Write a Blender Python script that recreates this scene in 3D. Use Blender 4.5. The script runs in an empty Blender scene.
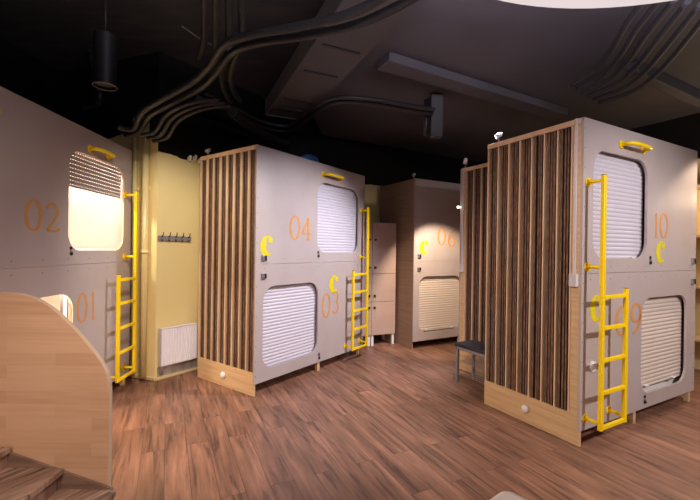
import bpy, bmesh, math, random
from mathutils import Vector, Matrix
from mathutils.geometry import tessellate_polygon
random.seed(7)
S = bpy.context.scene
COL = S.collection
PI = math.pi

# ------------------------------------------------------------------ camera
H_CAM = 1.531
cam_d = bpy.data.cameras.new('camera')
cam = bpy.data.objects.new('camera', cam_d)
COL.objects.link(cam)
cam_d.sensor_width = 36.0
cam_d.lens = 383.2 / 700 * 36.0
cam_d.clip_start = 0.05
_pitch, _roll = -0.0015, -0.0137
cam.matrix_world = (Matrix.Translation((0, 0, H_CAM)) @ Matrix.Rotation(_pitch, 4, 'X')
                    @ Matrix.Rotation(PI / 2, 4, 'X') @ Matrix.Rotation(-_roll, 4, 'Z'))
S.camera = cam

# ------------------------------------------------------------------ world, exposure
w = bpy.data.worlds.new('world'); S.world = w; w.use_nodes = True
w.node_tree.nodes['Background'].inputs[0].default_value = (0.80, 0.76, 0.86, 1)
w.node_tree.nodes['Background'].inputs[1].default_value = 0.10
S.view_settings.view_transform = 'Standard'
S.view_settings.look = 'None'
S.view_settings.gamma = 1
S.view_settings.use_curve_mapping = False
S.view_settings.exposure = 0.12
S.cycles.use_denoising = True
S.cycles.max_bounces = 6
S.cycles.sample_clamp_indirect = 4


def lamp(name, kind, loc, power, color=(1, 1, 1), target=None, size=0.2, spot=60, blend=0.3, size_y=None):
    d = bpy.data.lights.new(name, kind)
    d.energy = power; d.color = color
    if kind == 'SPOT':
        d.spot_size = math.radians(spot); d.spot_blend = blend; d.shadow_soft_size = size
    elif kind == 'AREA':
        d.size = size
        if size_y: d.shape = 'RECTANGLE'; d.size_y = size_y
    else:
        d.shadow_soft_size = size
    o = bpy.data.objects.new(name, d); COL.objects.link(o); o.location = loc
    if target is not None:
        o.rotation_euler = (Vector(target) - Vector(loc)).to_track_quat('-Z', 'Y').to_euler()
    return o

WHITE = (1.0, 0.93, 0.96)
WARM = (1.0, 0.80, 0.60)
LAV = (0.90, 0.88, 1.0)
# spotlights (capsule fixtures, ceiling spots out of frame, then unseen added fill spots)
lamp('spot_light', 'SPOT', (1.50, 3.84, 2.93), 370, LAV, (-0.35, 4.4, 0.55), 0.05, 92, 0.8)
lamp('spot_light', 'SPOT', (1.37, 5.08, 2.14), 150, WARM, (1.45, 6.1, 1.0), 0.03, 80, 0.5)
lamp('spot_light', 'SPOT', (3.55, 0.7, 2.9), 350, WHITE, (2.5, 3.4, 0.7), 0.08, 80, 0.8)
lamp('spot_light', 'SPOT', (4.1, 3.7, 2.75), 60, WARM, (3.5, 4.0, 1.2), 0.04, 90, 0.4)
lamp('spot_light', 'SPOT', (0.1, 0.9, 3.0), 290, (1.0, 0.82, 0.70), (0.1, 2.0, 0.0), 0.12, 108, 0.9)  # unseen spot added to brighten the foreground floor
lamp('spot_light', 'SPOT', (-0.9, 0.9, 2.9), 240, (1.0, 0.84, 0.72), (1.6, 3.4, 0.7), 0.10, 62, 0.8)  # fill spot without a fixture, added for capsule 10's slatted end
lamp('spot_light', 'SPOT', (-0.2, 0.3, 2.7), 170, (1.0, 0.88, 0.80), (-2.3, 3.5, 0.5), 0.25, 66, 1.0)  # added unseen spot, aimed low at the left capsule's face
lamp('spot_light', 'SPOT', (-1.0, -0.4, 2.5), 150, (1.0, 0.86, 0.76), (-1.75, 2.2, 0.45), 0.10, 44, 0.9)  # added for more light on the stair panel, no fixture
lamp('spot_light', 'SPOT', (-1.0, 2.55, 2.95), 170, (1.0, 0.93, 0.80), (-1.98, 4.5, 1.25), 0.14, 66, 0.8)  # unseen spot put in to brighten the yellow walls by the radiator
lamp('ceiling_fill', 'AREA', (0.98, 0.436, 2.75), 480, (0.86, 0.84, 1.0), (1.03, 0.436, 4.0), 1.8)  # area light added above the round lamp to brighten the ceiling


# ------------------------------------------------------------------ materials
def srgb(c):
    return tuple(((v / 255) / 12.92 if v / 255 <= 0.04045 else ((v / 255 + 0.055) / 1.055) ** 2.4) for v in c) + (1,)

def new_mat(name, col, rough=0.5, metal=0.0, spec=0.5):
    m = bpy.data.materials.new(name); m.use_nodes = True
    b = m.node_tree.nodes['Principled BSDF']
    b.inputs['Base Color'].default_value = col
    b.inputs['Roughness'].default_value = rough
    b.inputs['Metallic'].default_value = metal
    b.inputs['Specular IOR Level'].default_value = spec
    return m

def noisy(name, c1, c2, scale=(8, 8, 8), rough=0.5, detail=4, bump=0.0, lo=0.35, hi=0.65, metal=0.0, rot=0.0, spec=0.5, nscale=1.0):
    """base colour mixed between two tones by a stretched noise"""
    m = new_mat(name, c1, rough, metal, spec)
    nt = m.node_tree; N = nt.nodes; L = nt.links; b = N['Principled BSDF']
    tc = N.new('ShaderNodeTexCoord'); mp = N.new('ShaderNodeMapping')
    mp.inputs['Scale'].default_value = scale
    rr = N.new('ShaderNodeMapping'); rr.inputs['Rotation'].default_value = (0, 0, rot)
    L.new(tc.outputs['Object'], rr.inputs[0]); L.new(rr.outputs[0], mp.inputs[0])
    no = N.new('ShaderNodeTexNoise'); no.inputs['Scale'].default_value = nscale; no.inputs['Detail'].default_value = detail
    L.new(mp.outputs[0], no.inputs['Vector'])
    cr = N.new('ShaderNodeValToRGB')
    cr.color_ramp.elements[0].position = lo; cr.color_ramp.elements[0].color = c1
    cr.color_ramp.elements[1].position = hi; cr.color_ramp.elements[1].color = c2
    L.new(no.outputs['Fac'], cr.inputs[0]); L.new(cr.outputs[0], b.inputs['Base Color'])
    if bump:
        bp = N.new('ShaderNodeBump'); bp.inputs['Strength'].default_value = bump; bp.inputs['Distance'].default_value = 0.01
        L.new(no.outputs['Fac'], bp.inputs['Height']); L.new(bp.outputs[0], b.inputs['Normal'])
    return m

def emis(name, col, strength):
    m = bpy.data.materials.new(name); m.use_nodes = True
    nt = m.node_tree; nt.nodes.clear()
    e = nt.nodes.new('ShaderNodeEmission'); o = nt.nodes.new('ShaderNodeOutputMaterial')
    e.inputs[0].default_value = col; e.inputs[1].default_value = strength
    nt.links.new(e.outputs[0], o.inputs[0])
    return m

M = {}
M['face'] = noisy('grey_laminate', srgb((184, 170, 165)), srgb((178, 163, 157)), (3, 3, 3), 0.42)
M['edge'] = new_mat('panel_edge', srgb((205, 180, 150)), 0.5)
M['birch'] = noisy('pale_birch', srgb((216, 182, 138)), srgb((200, 162, 118)), (2, 2, 30), 0.45)
M['birch_dull'] = noisy('dull_birch_laminate', srgb((170, 142, 118)), srgb((158, 130, 106)), (2, 2, 30), 0.5)
M['shutter'] = new_mat('shutter_white', srgb((206, 199, 206)), 0.4)
M['shutter_cream'] = new_mat('shutter_cream', srgb((214, 198, 184)), 0.45)
M['shutter_grey'] = new_mat('shutter_grey', srgb((150, 140, 138)), 0.45)
M['yellow'] = new_mat('yellow_paint', srgb((255, 214, 0)), 0.32)
M['logo'] = noisy('lemon_yellow_print', srgb((226, 208, 0)), srgb((216, 196, 4)), (6, 6, 6), 0.5)
M['orange'] = noisy('orange_print', srgb((216, 150, 70)), srgb((204, 140, 76)), (6, 6, 6), 0.55)
M['slat_dark'] = noisy('dark_brown_slat', srgb((92, 64, 48)), srgb((126, 90, 68)), (40, 40, 16), 0.55, 6, 0.1, 0.4, 0.62)
M['slat_light'] = noisy('plywood_batten', srgb((216, 176, 138)), srgb((232, 196, 158)), (10, 10, 3), 0.5)
M['slat_side_shade'] = noisy('shaded_slat_side', srgb((44, 30, 24)), srgb((70, 50, 38)), (60, 60, 60), 0.7)  # side faces darkened to paint in the shade between slats
M['slat_back'] = new_mat('slat_backing', srgb((20, 15, 13)), 0.8)
M['steel'] = new_mat('brushed_steel', srgb((170, 168, 172)), 0.35, 0.8)
M['dark_steel'] = new_mat('dark_metal', srgb((60, 54, 54)), 0.4, 0.5)
M['black'] = new_mat('black_plastic', srgb((18, 16, 16)), 0.5)
M['white'] = new_mat('white_plastic', srgb((232, 226, 226)), 0.35)
M['grey_trunk'] = new_mat('white_trunking', srgb((206, 198, 200)), 0.4)
M['enamel'] = new_mat('white_enamel', srgb((240, 234, 240)), 0.3)
M['mattress'] = noisy('white_sheet', srgb((240, 234, 228)), srgb((225, 220, 214)), (6, 6, 6), 0.8, bump=0.2)
M['interior'] = noisy('pale_pine_lining', srgb((246, 222, 186)), srgb((236, 206, 166)), (6, 6, 1.2), 0.5)
M['pod_inner'] = new_mat('inner_panel', srgb((170, 140, 110)), 0.6)
M['locker'] = noisy('beige_locker_laminate', srgb((190, 164, 150)), srgb((182, 155, 141)), (3, 3, 3), 0.45)
M['stairpanel'] = None
M['black_tube'] = noisy('black_conduit', srgb((28, 26, 28)), srgb((36, 34, 36)), (10, 10, 10), 0.5)
M['black_cable'] = new_mat('black_cable', srgb((30, 28, 30)), 0.45)
M['grey_cable'] = new_mat('grey_cable', srgb((54, 50, 56)), 0.5)
M['duct'] = noisy('black_painted_duct', srgb((74, 68, 70)), srgb((66, 61, 63)), (2, 2, 2), 0.6)
M['fabric_black'] = noisy('black_padding', srgb((42, 40, 46)), srgb((54, 50, 56)), (40, 40, 40), 0.75)
M['grey_metal'] = new_mat('grey_painted_metal', srgb((150, 142, 142)), 0.4, 0.3)
M['blue'] = noisy('blue_bag', srgb((60, 130, 200)), srgb((90, 160, 220)), (12, 12, 12), 0.5)
M['paint_y'] = noisy('yellow_wall_paint', srgb((236, 214, 152)), srgb((230, 206, 146)), (2, 2, 2), 0.3)
M['base_cream'] = new_mat('cream_skirting', srgb((222, 200, 150)), 0.4)
M['foil'] = noisy('grey_foil_skirt', srgb((150, 138, 130)), srgb((190, 180, 172)), (10, 10, 3), 0.4, metal=0.3)
M['bulb'] = emis('spot_lens', (1.0, 0.95, 0.95, 1), 3.0)
M['glow_warm'] = emis('lamp_glow', (1.0, 0.9, 0.75, 1), 4.0)
M['plaster_white'] = new_mat('white_plaster_lump', srgb((214, 208, 188)), 0.8)
M['pale_seat'] = new_mat('pale_pink_plastic', srgb((248, 232, 222)), 0.4)


def wall_material(name, line):
    """yellow paint up to a wavering line, black paint above it"""
    m = new_mat(name, srgb((234, 212, 150)), 0.28)
    nt = m.node_tree; N = nt.nodes; L = nt.links; b = N['Principled BSDF']
    ge = N.new('ShaderNodeNewGeometry'); sp = N.new('ShaderNodeSeparateXYZ')
    L.new(ge.outputs['Position'], sp.inputs[0])
    no = N.new('ShaderNodeTexNoise'); no.inputs['Scale'].default_value = 2.2; no.inputs['Detail'].default_value = 3
    L.new(ge.outputs['Position'], no.inputs['Vector'])
    ma = N.new('ShaderNodeMath'); ma.operation = 'MULTIPLY_ADD'; ma.inputs[1].default_value = 0.22
    L.new(no.outputs['Fac'], ma.inputs[0]); L.new(sp.outputs['Z'], ma.inputs[2])
    cr = N.new('ShaderNodeMath'); cr.operation = 'GREATER_THAN'; cr.inputs[1].default_value = line
    L.new(ma.outputs[0], cr.inputs[0])
    n2 = N.new('ShaderNodeTexNoise'); n2.inputs['Scale'].default_value = 1.7
    L.new(ge.outputs['Position'], n2.inputs['Vector'])
    r2 = N.new('ShaderNodeValToRGB')
    r2.color_ramp.elements[0].position = .3; r2.color_ramp.elements[0].color = srgb((232, 209, 148))
    r2.color_ramp.elements[1].position = .7; r2.color_ramp.elements[1].color = srgb((237, 216, 156))
    L.new(n2.outputs['Fac'], r2.inputs[0])
    mx = N.new('ShaderNodeMix'); mx.data_type = 'RGBA'
    L.new(cr.outputs[0], mx.inputs['Factor']); L.new(r2.outputs[0], mx.inputs['A'])
    mx.inputs['B'].default_value = srgb((20, 18, 18))
    L.new(mx.outputs['Result'], b.inputs['Base Color'])
    return m
M['wall'] = wall_material('two_tone_wall', 2.80)
M['wall_hi'] = wall_material('two_tone_wall_high', 2.93)
M['wall_lo'] = wall_material('two_tone_wall_low', 2.70)


def plank_material(name, rot, pl_len, pl_w, c_a, c_b, c_dark, rough=0.38, grain=(2.2, 38, 2), bumpy=0.12):
    m = new_mat(name, c_a, rough)
    nt = m.node_tree; N = nt.nodes; L = nt.links; b = N['Principled BSDF']
    ge = N.new('ShaderNodeNewGeometry')
    mp = N.new('ShaderNodeMapping'); mp.inputs['Rotation'].default_value = (0, 0, rot)
    L.new(ge.outputs['Position'], mp.inputs[0])
    br = N.new('ShaderNodeTexBrick'); br.offset = 0.37; br.squash = 1
    br.inputs['Scale'].default_value = 1
    br.inputs['Brick Width'].default_value = pl_len; br.inputs['Row Height'].default_value = pl_w
    br.inputs['Mortar Size'].default_value = 0.0016; br.inputs['Bias'].default_value = 0
    br.inputs['Color1'].default_value = (0, 0, 0, 1); br.inputs['Color2'].default_value = (1, 1, 1, 1)
    br.inputs['Mortar'].default_value = (0.5, 0.5, 0.5, 1)
    L.new(mp.outputs[0], br.inputs['Vector'])
    # per-plank offset of grain
    ad = N.new('ShaderNodeVectorMath'); ad.operation = 'MULTIPLY_ADD'
    ad.inputs[1].default_value = (7, 3, 5)
    L.new(br.outputs['Color'], ad.inputs[0]); L.new(mp.outputs[0], ad.inputs[2])
    g = N.new('ShaderNodeMapping'); g.inputs['Scale'].default_value = grain
    L.new(ad.outputs[0], g.inputs[0])
    n1 = N.new('ShaderNodeTexNoise'); n1.inputs['Scale'].default_value = 1; n1.inputs['Detail'].default_value = 7; n1.inputs['Roughness'].default_value = .62
    n1.inputs['Distortion'].default_value = .6
    L.new(g.outputs[0], n1.inputs['Vector'])
    r1 = N.new('ShaderNodeValToRGB'); e = r1.color_ramp.elements
    e[0].position = .34; e[0].color = c_dark
    e[1].position = .68; e[1].color = c_b
    mid = r1.color_ramp.elements.new(.47); mid.color = c_a
    L.new(n1.outputs['Fac'], r1.inputs[0])
    # broad tone per plank and blotches
    g2 = N.new('ShaderNodeMapping'); g2.inputs['Scale'].default_value = (1.6, 7, 1)
    L.new(ad.outputs[0], g2.inputs[0])
    n2 = N.new('ShaderNodeTexNoise'); n2.inputs['Scale'].default_value = 1.0; n2.inputs['Detail'].default_value = 4
    L.new(g2.outputs[0], n2.inputs['Vector'])
    hs = N.new('ShaderNodeMapRange'); hs.inputs['From Min'].default_value = .3; hs.inputs['From Max'].default_value = .7
    hs.inputs['To Min'].default_value = .62; hs.inputs['To Max'].default_value = 1.22
    L.new(n2.outputs['Fac'], hs.inputs['Value'])
    pv = N.new('ShaderNodeMapRange'); pv.inputs['To Min'].default_value = .88; pv.inputs['To Max'].default_value = 1.1
    L.new(br.outputs['Color'], pv.inputs['Value'])
    mu = N.new('ShaderNodeMath'); mu.operation = 'MULTIPLY'
    L.new(hs.outputs[0], mu.inputs[0]); L.new(pv.outputs[0], mu.inputs[1])
    vm = N.new('ShaderNodeVectorMath'); vm.operation = 'SCALE'
    L.new(r1.outputs[0], vm.inputs[0]); L.new(mu.outputs[0], vm.inputs['Scale'])
    mx = N.new('ShaderNodeMix'); mx.data_type = 'RGBA'
    L.new(br.outputs['Fac'], mx.inputs['Factor']); L.new(vm.outputs[0], mx.inputs['A'])
    mx.inputs['B'].default_value = tuple(v * .7 for v in c_dark[:3]) + (1,)
    L.new(mx.outputs['Result'], b.inputs['Base Color'])
    rr = N.new('ShaderNodeMapRange'); rr.inputs['To Min'].default_value = rough + .12; rr.inputs['To Max'].default_value = rough - .06
    L.new(n1.outputs['Fac'], rr.inputs['Value']); L.new(rr.outputs[0], b.inputs['Roughness'])
    bp = N.new('ShaderNodeBump'); bp.inputs['Strength'].default_value = bumpy; bp.inputs['Distance'].default_value = .004
    L.new(n1.outputs['Fac'], bp.inputs['Height']); L.new(bp.outputs[0], b.inputs['Normal'])
    return m
M['floor'] = plank_material('vinyl_plank_floor', -math.radians(115.5), 1.22, 0.155, srgb((140, 100, 80)), srgb((162, 118, 94)), srgb((100, 72, 60)), grain=(1.8, 22, 2))
M['tread'] = plank_material('dark_plank_tread', math.radians(-62), 1.3, 0.14, srgb((150, 116, 96)), srgb((184, 150, 128)), srgb((78, 58, 48)), 0.45)


M['stringer'] = noisy('dark_stringer', srgb((112, 84, 68)), srgb((142, 110, 92)), (2, 2, 30), 0.5, 6)


def stair_panel_material():
    m = new_mat('honey_block_laminate', srgb((196, 148, 108)), 0.45)
    nt = m.node_tree; N = nt.nodes; L = nt.links; b = N['Principled BSDF']
    tc = N.new('ShaderNodeTexCoord')
    mp = N.new('ShaderNodeMapping'); mp.inputs['Rotation'].default_value = (PI / 2, 0, 0)
    L.new(tc.outputs['Object'], mp.inputs[0])
    br = N.new('ShaderNodeTexBrick'); br.offset = 0.43; br.inputs['Scale'].default_value = 1
    br.inputs['Brick Width'].default_value = .5; br.inputs['Row Height'].default_value = .075
    br.inputs['Mortar Size'].default_value = .0
    br.inputs['Color1'].default_value = (0, 0, 0, 1); br.inputs['Color2'].default_value = (1, 1, 1, 1)
    L.new(mp.outputs[0], br.inputs['Vector'])
    g = N.new('ShaderNodeMapping'); g.inputs['Scale'].default_value = (3, 45, 3)
    L.new(mp.outputs[0], g.inputs[0])
    n = N.new('ShaderNodeTexNoise'); n.inputs['Scale'].default_value = 1; n.inputs['Detail'].default_value = 5
    L.new(g.outputs[0], n.inputs['Vector'])
    ad = N.new('ShaderNodeMath'); ad.operation = 'MULTIPLY_ADD'; ad.inputs[1].default_value = .45
    L.new(br.outputs['Color'], ad.inputs[0]); L.new(n.outputs['Fac'], ad.inputs[2])
    r = N.new('ShaderNodeValToRGB')
    r.color_ramp.elements[0].position = .35; r.color_ramp.elements[0].color = srgb((200, 152, 116))
    r.color_ramp.elements[1].position = .95; r.color_ramp.elements[1].color = srgb((216, 170, 134))
    L.new(ad.outputs[0], r.inputs[0]); L.new(r.outputs[0], b.inputs['Base Color'])
    return m
M['stairpanel'] = stair_panel_material()


# ------------------------------------------------------------------ mesh helpers
class MB:
    def __init__(s): s.v = []; s.f = []; s.m = []; s.sm = []
    def add(s, vs, fs, mi=0, smooth=False):
        b = len(s.v); s.v += [tuple(v) for v in vs]
        for f in fs: s.f.append([b + i for i in f]); s.m.append(mi); s.sm.append(smooth)
    def box(s, x0, x1, y0, y1, z0, z1, mi=0):
        x0, x1 = min(x0, x1), max(x0, x1); y0, y1 = min(y0, y1), max(y0, y1); z0, z1 = min(z0, z1), max(z0, z1)
        s.add([(x0, y0, z0), (x1, y0, z0), (x1, y1, z0), (x0, y1, z0), (x0, y0, z1), (x1, y0, z1), (x1, y1, z1), (x0, y1, z1)],
              [(0, 3, 2, 1), (4, 5, 6, 7), (0, 1, 5, 4), (1, 2, 6, 5), (2, 3, 7, 6), (3, 0, 4, 7)], mi)
        return s
    def obox(s, c, ax, ay, az, hx, hy, hz, mi=0):
        c = Vector(c); vs = []
        for k in (-1, 1):
            for (i, j) in ((-1, -1), (1, -1), (1, 1), (-1, 1)):
                vs.append(c + Vector(ax) * hx * i + Vector(ay) * hy * j + Vector(az) * hz * k)
        s.add(vs, [(0, 3, 2, 1), (4, 5, 6, 7), (0, 1, 5, 4), (1, 2, 6, 5), (2, 3, 7, 6), (3, 0, 4, 7)], mi)
        return s
    def tube(s, pts, r, n=10, mi=0, cap=True, radii=None, square=False):
        pts = [Vector(p) for p in pts]; N = len(pts)
        rings = []; up = None
        for i, p in enumerate(pts):
            t = (pts[min(i + 1, N - 1)] - pts[max(i - 1, 0)]).normalized()
            if up is None:
                up = Vector((0, 0, 1)) if abs(t.z) < .9 else Vector((1, 0, 0))
            a = (up - t * up.dot(t)).normalized(); b = t.cross(a); up = a
            rr = radii[i] if radii else r
            rings.append([p + (a * math.cos(2 * PI * k / n) + b * math.sin(2 * PI * k / n)) * rr for k in range(n)])
        vs = [v for R in rings for v in R]; fs = []
        for i in range(N - 1):
            for k in range(n):
                fs.append((i * n + k, i * n + (k + 1) % n, (i + 1) * n + (k + 1) % n, (i + 1) * n + k))
        s.add(vs, fs, mi, True)
        if cap:
            s.add(rings[0], [tuple(reversed(range(n)))], mi); s.add(rings[-1], [tuple(range(n))], mi)
        return s
    def disc(s, c, ax, r, th, n=20, mi=0):
        c = Vector(c); ax = Vector(ax).normalized()
        return s.tube([c, c + ax * th], r, n, mi)
    def sphere(s, c, r, n=16, mi=0, sc=(1, 1, 1)):
        vs = []; fs = []; m = n // 2
        for i in range(m + 1):
            for k in range(n):
                th = PI * i / m; ph = 2 * PI * k / n
                vs.append((c[0] + r * sc[0] * math.sin(th) * math.cos(ph), c[1] + r * sc[1] * math.sin(th) * math.sin(ph), c[2] + r * sc[2] * math.cos(th)))
        for i in range(m):
            for k in range(n):
                fs.append((i * n + k, (i + 1) * n + k, (i + 1) * n + (k + 1) % n, i * n + (k + 1) % n))
        s.add(vs, fs, mi, True); return s
    def plate(s, outer, holes, y0, y1, mi=0, edge_mi=None):
        """flat plate in the x-z plane from depth y0 (front) to y1, with holes"""
        loops = [outer] + holes
        flat = [p for l in loops for p in l]
        tris = tessellate_polygon([[Vector((p[0], p[1], 0)) for p in l] for l in loops])
        nf = len(flat)
        vs = [(p[0], y0, p[1]) for p in flat] + [(p[0], y1, p[1]) for p in flat]
        fs = []
        for t in tris:
            a, b, c = [Vector((flat[i][0], flat[i][1])) for i in t]
            ccw = (b - a).cross(c - a) > 0
            t = t if ccw else (t[0], t[2], t[1])
            fs.append(tuple(t)); fs.append((t[2] + nf, t[1] + nf, t[0] + nf))
        s.add(vs, fs, mi)
        o = 0
        for l in loops:
            n = len(l); vv = [(p[0], y0, p[1]) for p in l] + [(p[0], y1, p[1]) for p in l]
            s.add(vv, [(k, (k + 1) % n, (k + 1) % n + n, k + n) for k in range(n)], mi if edge_mi is None else edge_mi)
            o += n
        return s
    def build(s, name, mats, parent=None, bevel=0, recalc=True):
        me = bpy.data.meshes.new(name); me.from_pydata(s.v, [], s.f)
        mats = mats if isinstance(mats, (list, tuple)) else [mats]
        for m in mats: me.materials.append(m)
        me.polygons.foreach_set('material_index', s.m)
        me.polygons.foreach_set('use_smooth', s.sm)
        if recalc:
            bm = bmesh.new(); bm.from_mesh(me)
            bmesh.ops.remove_doubles(bm, verts=bm.verts, dist=1e-5)
            bmesh.ops.recalc_face_normals(bm, faces=bm.faces); bm.to_mesh(me); bm.free()
        me.update()
        o = bpy.data.objects.new(name, me); COL.objects.link(o)
        if parent is not None: o.parent = parent
        if bevel:
            b = o.modifiers.new('bevel', 'BEVEL'); b.width = bevel; b.segments = 2; b.limit_method = 'ANGLE'; b.angle_limit = math.radians(50)
        return o

def empty(name, label, cat, loc=(0, 0, 0), rz=0, group=None):
    o = bpy.data.objects.new(name, None); COL.objects.link(o)
    o.empty_display_size = .1; o.location = loc; o.rotation_euler = (0, 0, rz)
    o['label'] = label; o['category'] = cat
    if group: o['group'] = group
    return o
def tag(o, label, cat, group=None, kind=None):
    o['label'] = label; o['category'] = cat
    if group: o['group'] = group
    if kind: o['kind'] = kind
    return o
def struct(o, label, cat='room'):
    o['kind'] = 'structure'; o['label'] = label; o['category'] = cat; return o

def rrect(x0, x1, z0, z1, r, n=8):
    pts = []
    for cx, cz, a0 in ((x1 - r, z0 + r, -PI / 2), (x1 - r, z1 - r, 0), (x0 + r, z1 - r, PI / 2), (x0 + r, z0 + r, PI)):
        for k in range(n + 1):
            a = a0 + PI / 2 * k / n
            pts.append((cx + r * math.cos(a), cz + r * math.sin(a)))
    return pts


# glyphs: strokes with thin/thick contrast, unit cell 0..1 x 0..1
def arc(cx, cz, rx, rz, a0, a1, n=16):
    return [(cx + rx * math.cos(math.radians(a0 + (a1 - a0) * k / n)), cz + rz * math.sin(math.radians(a0 + (a1 - a0) * k / n))) for k in range(n + 1)]
GL = {
    '0': [arc(.5, .5, .42, .48, 90, 450, 36)],
    '1': [[(.5, .02), (.5, .5), (.5, .98)], [(.3, .015), (.7, .015)], [(.5, .97), (.3, .86)]],
    '2': [arc(.47, .72, .36, .26, 165, -20, 16) + [(.66, .45), (.3, .17), (.12, .03)], [(.12, .03), (.88, .03)], [(.88, .03), (.90, .15)]],
    '3': [arc(.45, .745, .33, .235, 150, -80, 14), arc(.44, .27, .40, .255, 85, -150, 16)],
    '4': [[(.66, .0), (.66, .5), (.66, .98)], [(.66, .98), (.35, .62), (.04, .28)], [(.04, .28), (.96, .28)], [(.5, .01), (.82, .01)]],
    '6': [arc(.5, .31, .38, .29, 90, 450, 24), [(.14, .40), (.2, .62), (.38, .84), (.72, .98)]],
    '9': [arc(.48, .69, .38, .29, 90, 450, 24), [(.86, .62), (.78, .36), (.56, .14), (.26, .01)]],
}
def glyph(mb, ch, x0, x1, z0, z1, y, thick=.18, thin=.085, mi=0):
    W = x1 - x0; Hh = z1 - z0
    for st in GL[ch]:
        pts = [Vector((x0 + p[0] * W, z0 + p[1] * Hh)) for p in st]
        n = len(pts); L = []; R = []
        for i, p in enumerate(pts):
            t = (pts[min(i + 1, n - 1)] - pts[max(i - 1, 0)])
            if n > 30 and (i == 0 or i == n - 1): t = pts[1] - pts[n - 2]
            t.normalize(); nn = Vector((-t.y, t.x))
            wd = (thin + (thick - thin) * abs(t.y) ** 1.5) * W * .5
            L.append(p + nn * wd); R.append(p - nn * wd)
        vs = [(p.x, y, p.y) for p in L] + [(p.x, y, p.y) for p in R] + [(p.x, y + .0015, p.y) for p in L] + [(p.x, y + .0015, p.y) for p in R]
        fs = []
        for i in range(n - 1):
            fs.append((i, n + i, n + i + 1, i + 1))
            fs.append((2 * n + i + 1, 3 * n + i + 1, 3 * n + i, 2 * n + i))
            fs.append((i, i + 1, 2 * n + i + 1, 2 * n + i)); fs.append((n + i, 3 * n + i, 3 * n + i + 1, n + i + 1))
        mb.add(vs, fs, mi)
def logo(mb, x0, x1, z0, z1, y, mi=0):
    """bold crescent letter c with a ball terminal"""
    W = x1 - x0; Hh = z1 - z0
    outer = [(x0 + p[0] * W, z0 + p[1] * Hh) for p in
             [(.9, .92), (.72, .99), (.5, 1.0), (.28, .93), (.1, .75), (.02, .5), (.06, .28), (.18, .1), (.36, .0), (.62, .0), (.85, .06), (.92, .16),
              (.8, .13), (.64, .13), (.54, .22), (.48, .4), (.48, .66), (.52, .86), (.59, .92), (.66, .91), (.70, .86), (.66, .76), (.72, .66), (.86, .63), (.98, .70), (1.0, .82)]]
    mb.plate(outer, [], y, y + .0015, mi)


# ------------------------------------------------------------------ room
K = Vector((-2.195, 4.352)); du = Vector((.583, .812)); bu = Vector((.877, .480))
def wall_between(name, p, q, z0, z1, mat, thick=.12, label='', cat='wall'):
    p = Vector(p); q = Vector(q); d = (q - p); n = Vector((-d.y, d.x)).normalized() * thick   # thickness on the left of p->q
    mb = MB()
    vs = [(p.x, p.y), (q.x, q.y), (q.x + n.x, q.y + n.y), (p.x + n.x, p.y + n.y)]
    mb.add([(a, b, z0) for a, b in vs] + [(a, b, z1) for a, b in vs],
           [(0, 3, 2, 1), (4, 5, 6, 7), (0, 1, 5, 4), (1, 2, 6, 5), (2, 3, 7, 6), (3, 0, 4, 7)])
    return struct(mb.build(name, mat), label)
ZC = 3.75
corner = (-1.0, 6.06)
P_left0 = (-3.75, -2.2); P_left1 = (-3.75, 4.90)
P_back1 = (6.6, 6.9 + (6.6 - .5) * .547)
back0 = (-1.0, 6.9 - 1.5 * .547)
struct(MB().box(-4.2, 9, -2.6, 11.5, -.1, 0).build('floor', M['floor']), 'brown weathered wood plank floor')
wall_between('wall_left', P_left0, P_left1, 0, ZC, M['wall'], label='yellow wall behind the left capsule')
wall_between('wall_left_corner', P_left1, (K.x, K.y), 0, ZC, M['wall_hi'], label='yellow wall between left capsule and radiator')
wall_between('wall_radiator', (K.x, K.y), back0, 0, ZC, M['wall_lo'], label='yellow wall carrying the radiator')
wall_between('wall_back', back0, P_back1, 0, ZC, M['wall'], label='yellow wall behind the lockers')
rw0 = Vector((4.6, 5.2)); rd = Vector((.48, -.877))
wall_between('wall_right', rw0 - rd * 5.0, rw0 + rd * 6.5, 0, ZC, M['wall_hi'], label='yellow wall behind the shelving at right')
M['ceil'] = noisy('dark_grey_soffit', srgb((80, 74, 80)), srgb((70, 65, 70)), (1.2, 1.2, 1.2), 0.7, 5, 0.2)
M['ceil_black'] = noisy('black_soffit', srgb((32, 29, 29)), srgb((50, 41, 36)), (3, 9, 3), 0.8, 6, 0.4)
struct(MB().box(-4.2, 9, -2.6, 11.5, ZC, ZC + .1).build('ceiling', M['ceil_black']), 'black painted concrete ceiling')
# skirtings
def skirt(name, p, q, h, t, mat, label, z0=0.0, rise=0):
    p = Vector(p); q = Vector(q); d = q - p; n = Vector((d.y, -d.x)).normalized() * t
    mb = MB(); vs = [(p.x, p.y), (q.x, q.y), (q.x + n.x, q.y + n.y), (p.x + n.x, p.y + n.y)]
    mb.add([(a, b, z0) for a, b in vs] + [(a, b, z0 + h) for a, b in vs],
           [(0, 3, 2, 1), (4, 5, 6, 7), (0, 1, 5, 4), (1, 2, 6, 5), (2, 3, 7, 6), (3, 0, 4, 7)])
    return struct(mb.build(name, mat), label)
skirt('baseboard_left', P_left1, K, .03, .016, M['base_cream'], 'cream skirting strip left of the radiator wall corner', .015)
skirt('baseboard_radiator', K, back0, .03, .016, M['base_cream'], 'cream skirting strip under the radiator', .015)
skirt('trim_1', K + du * .02, K + du * .62, .11, .012, M['foil'], 'grey foil strip on the wall under the radiator', .045)
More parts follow.
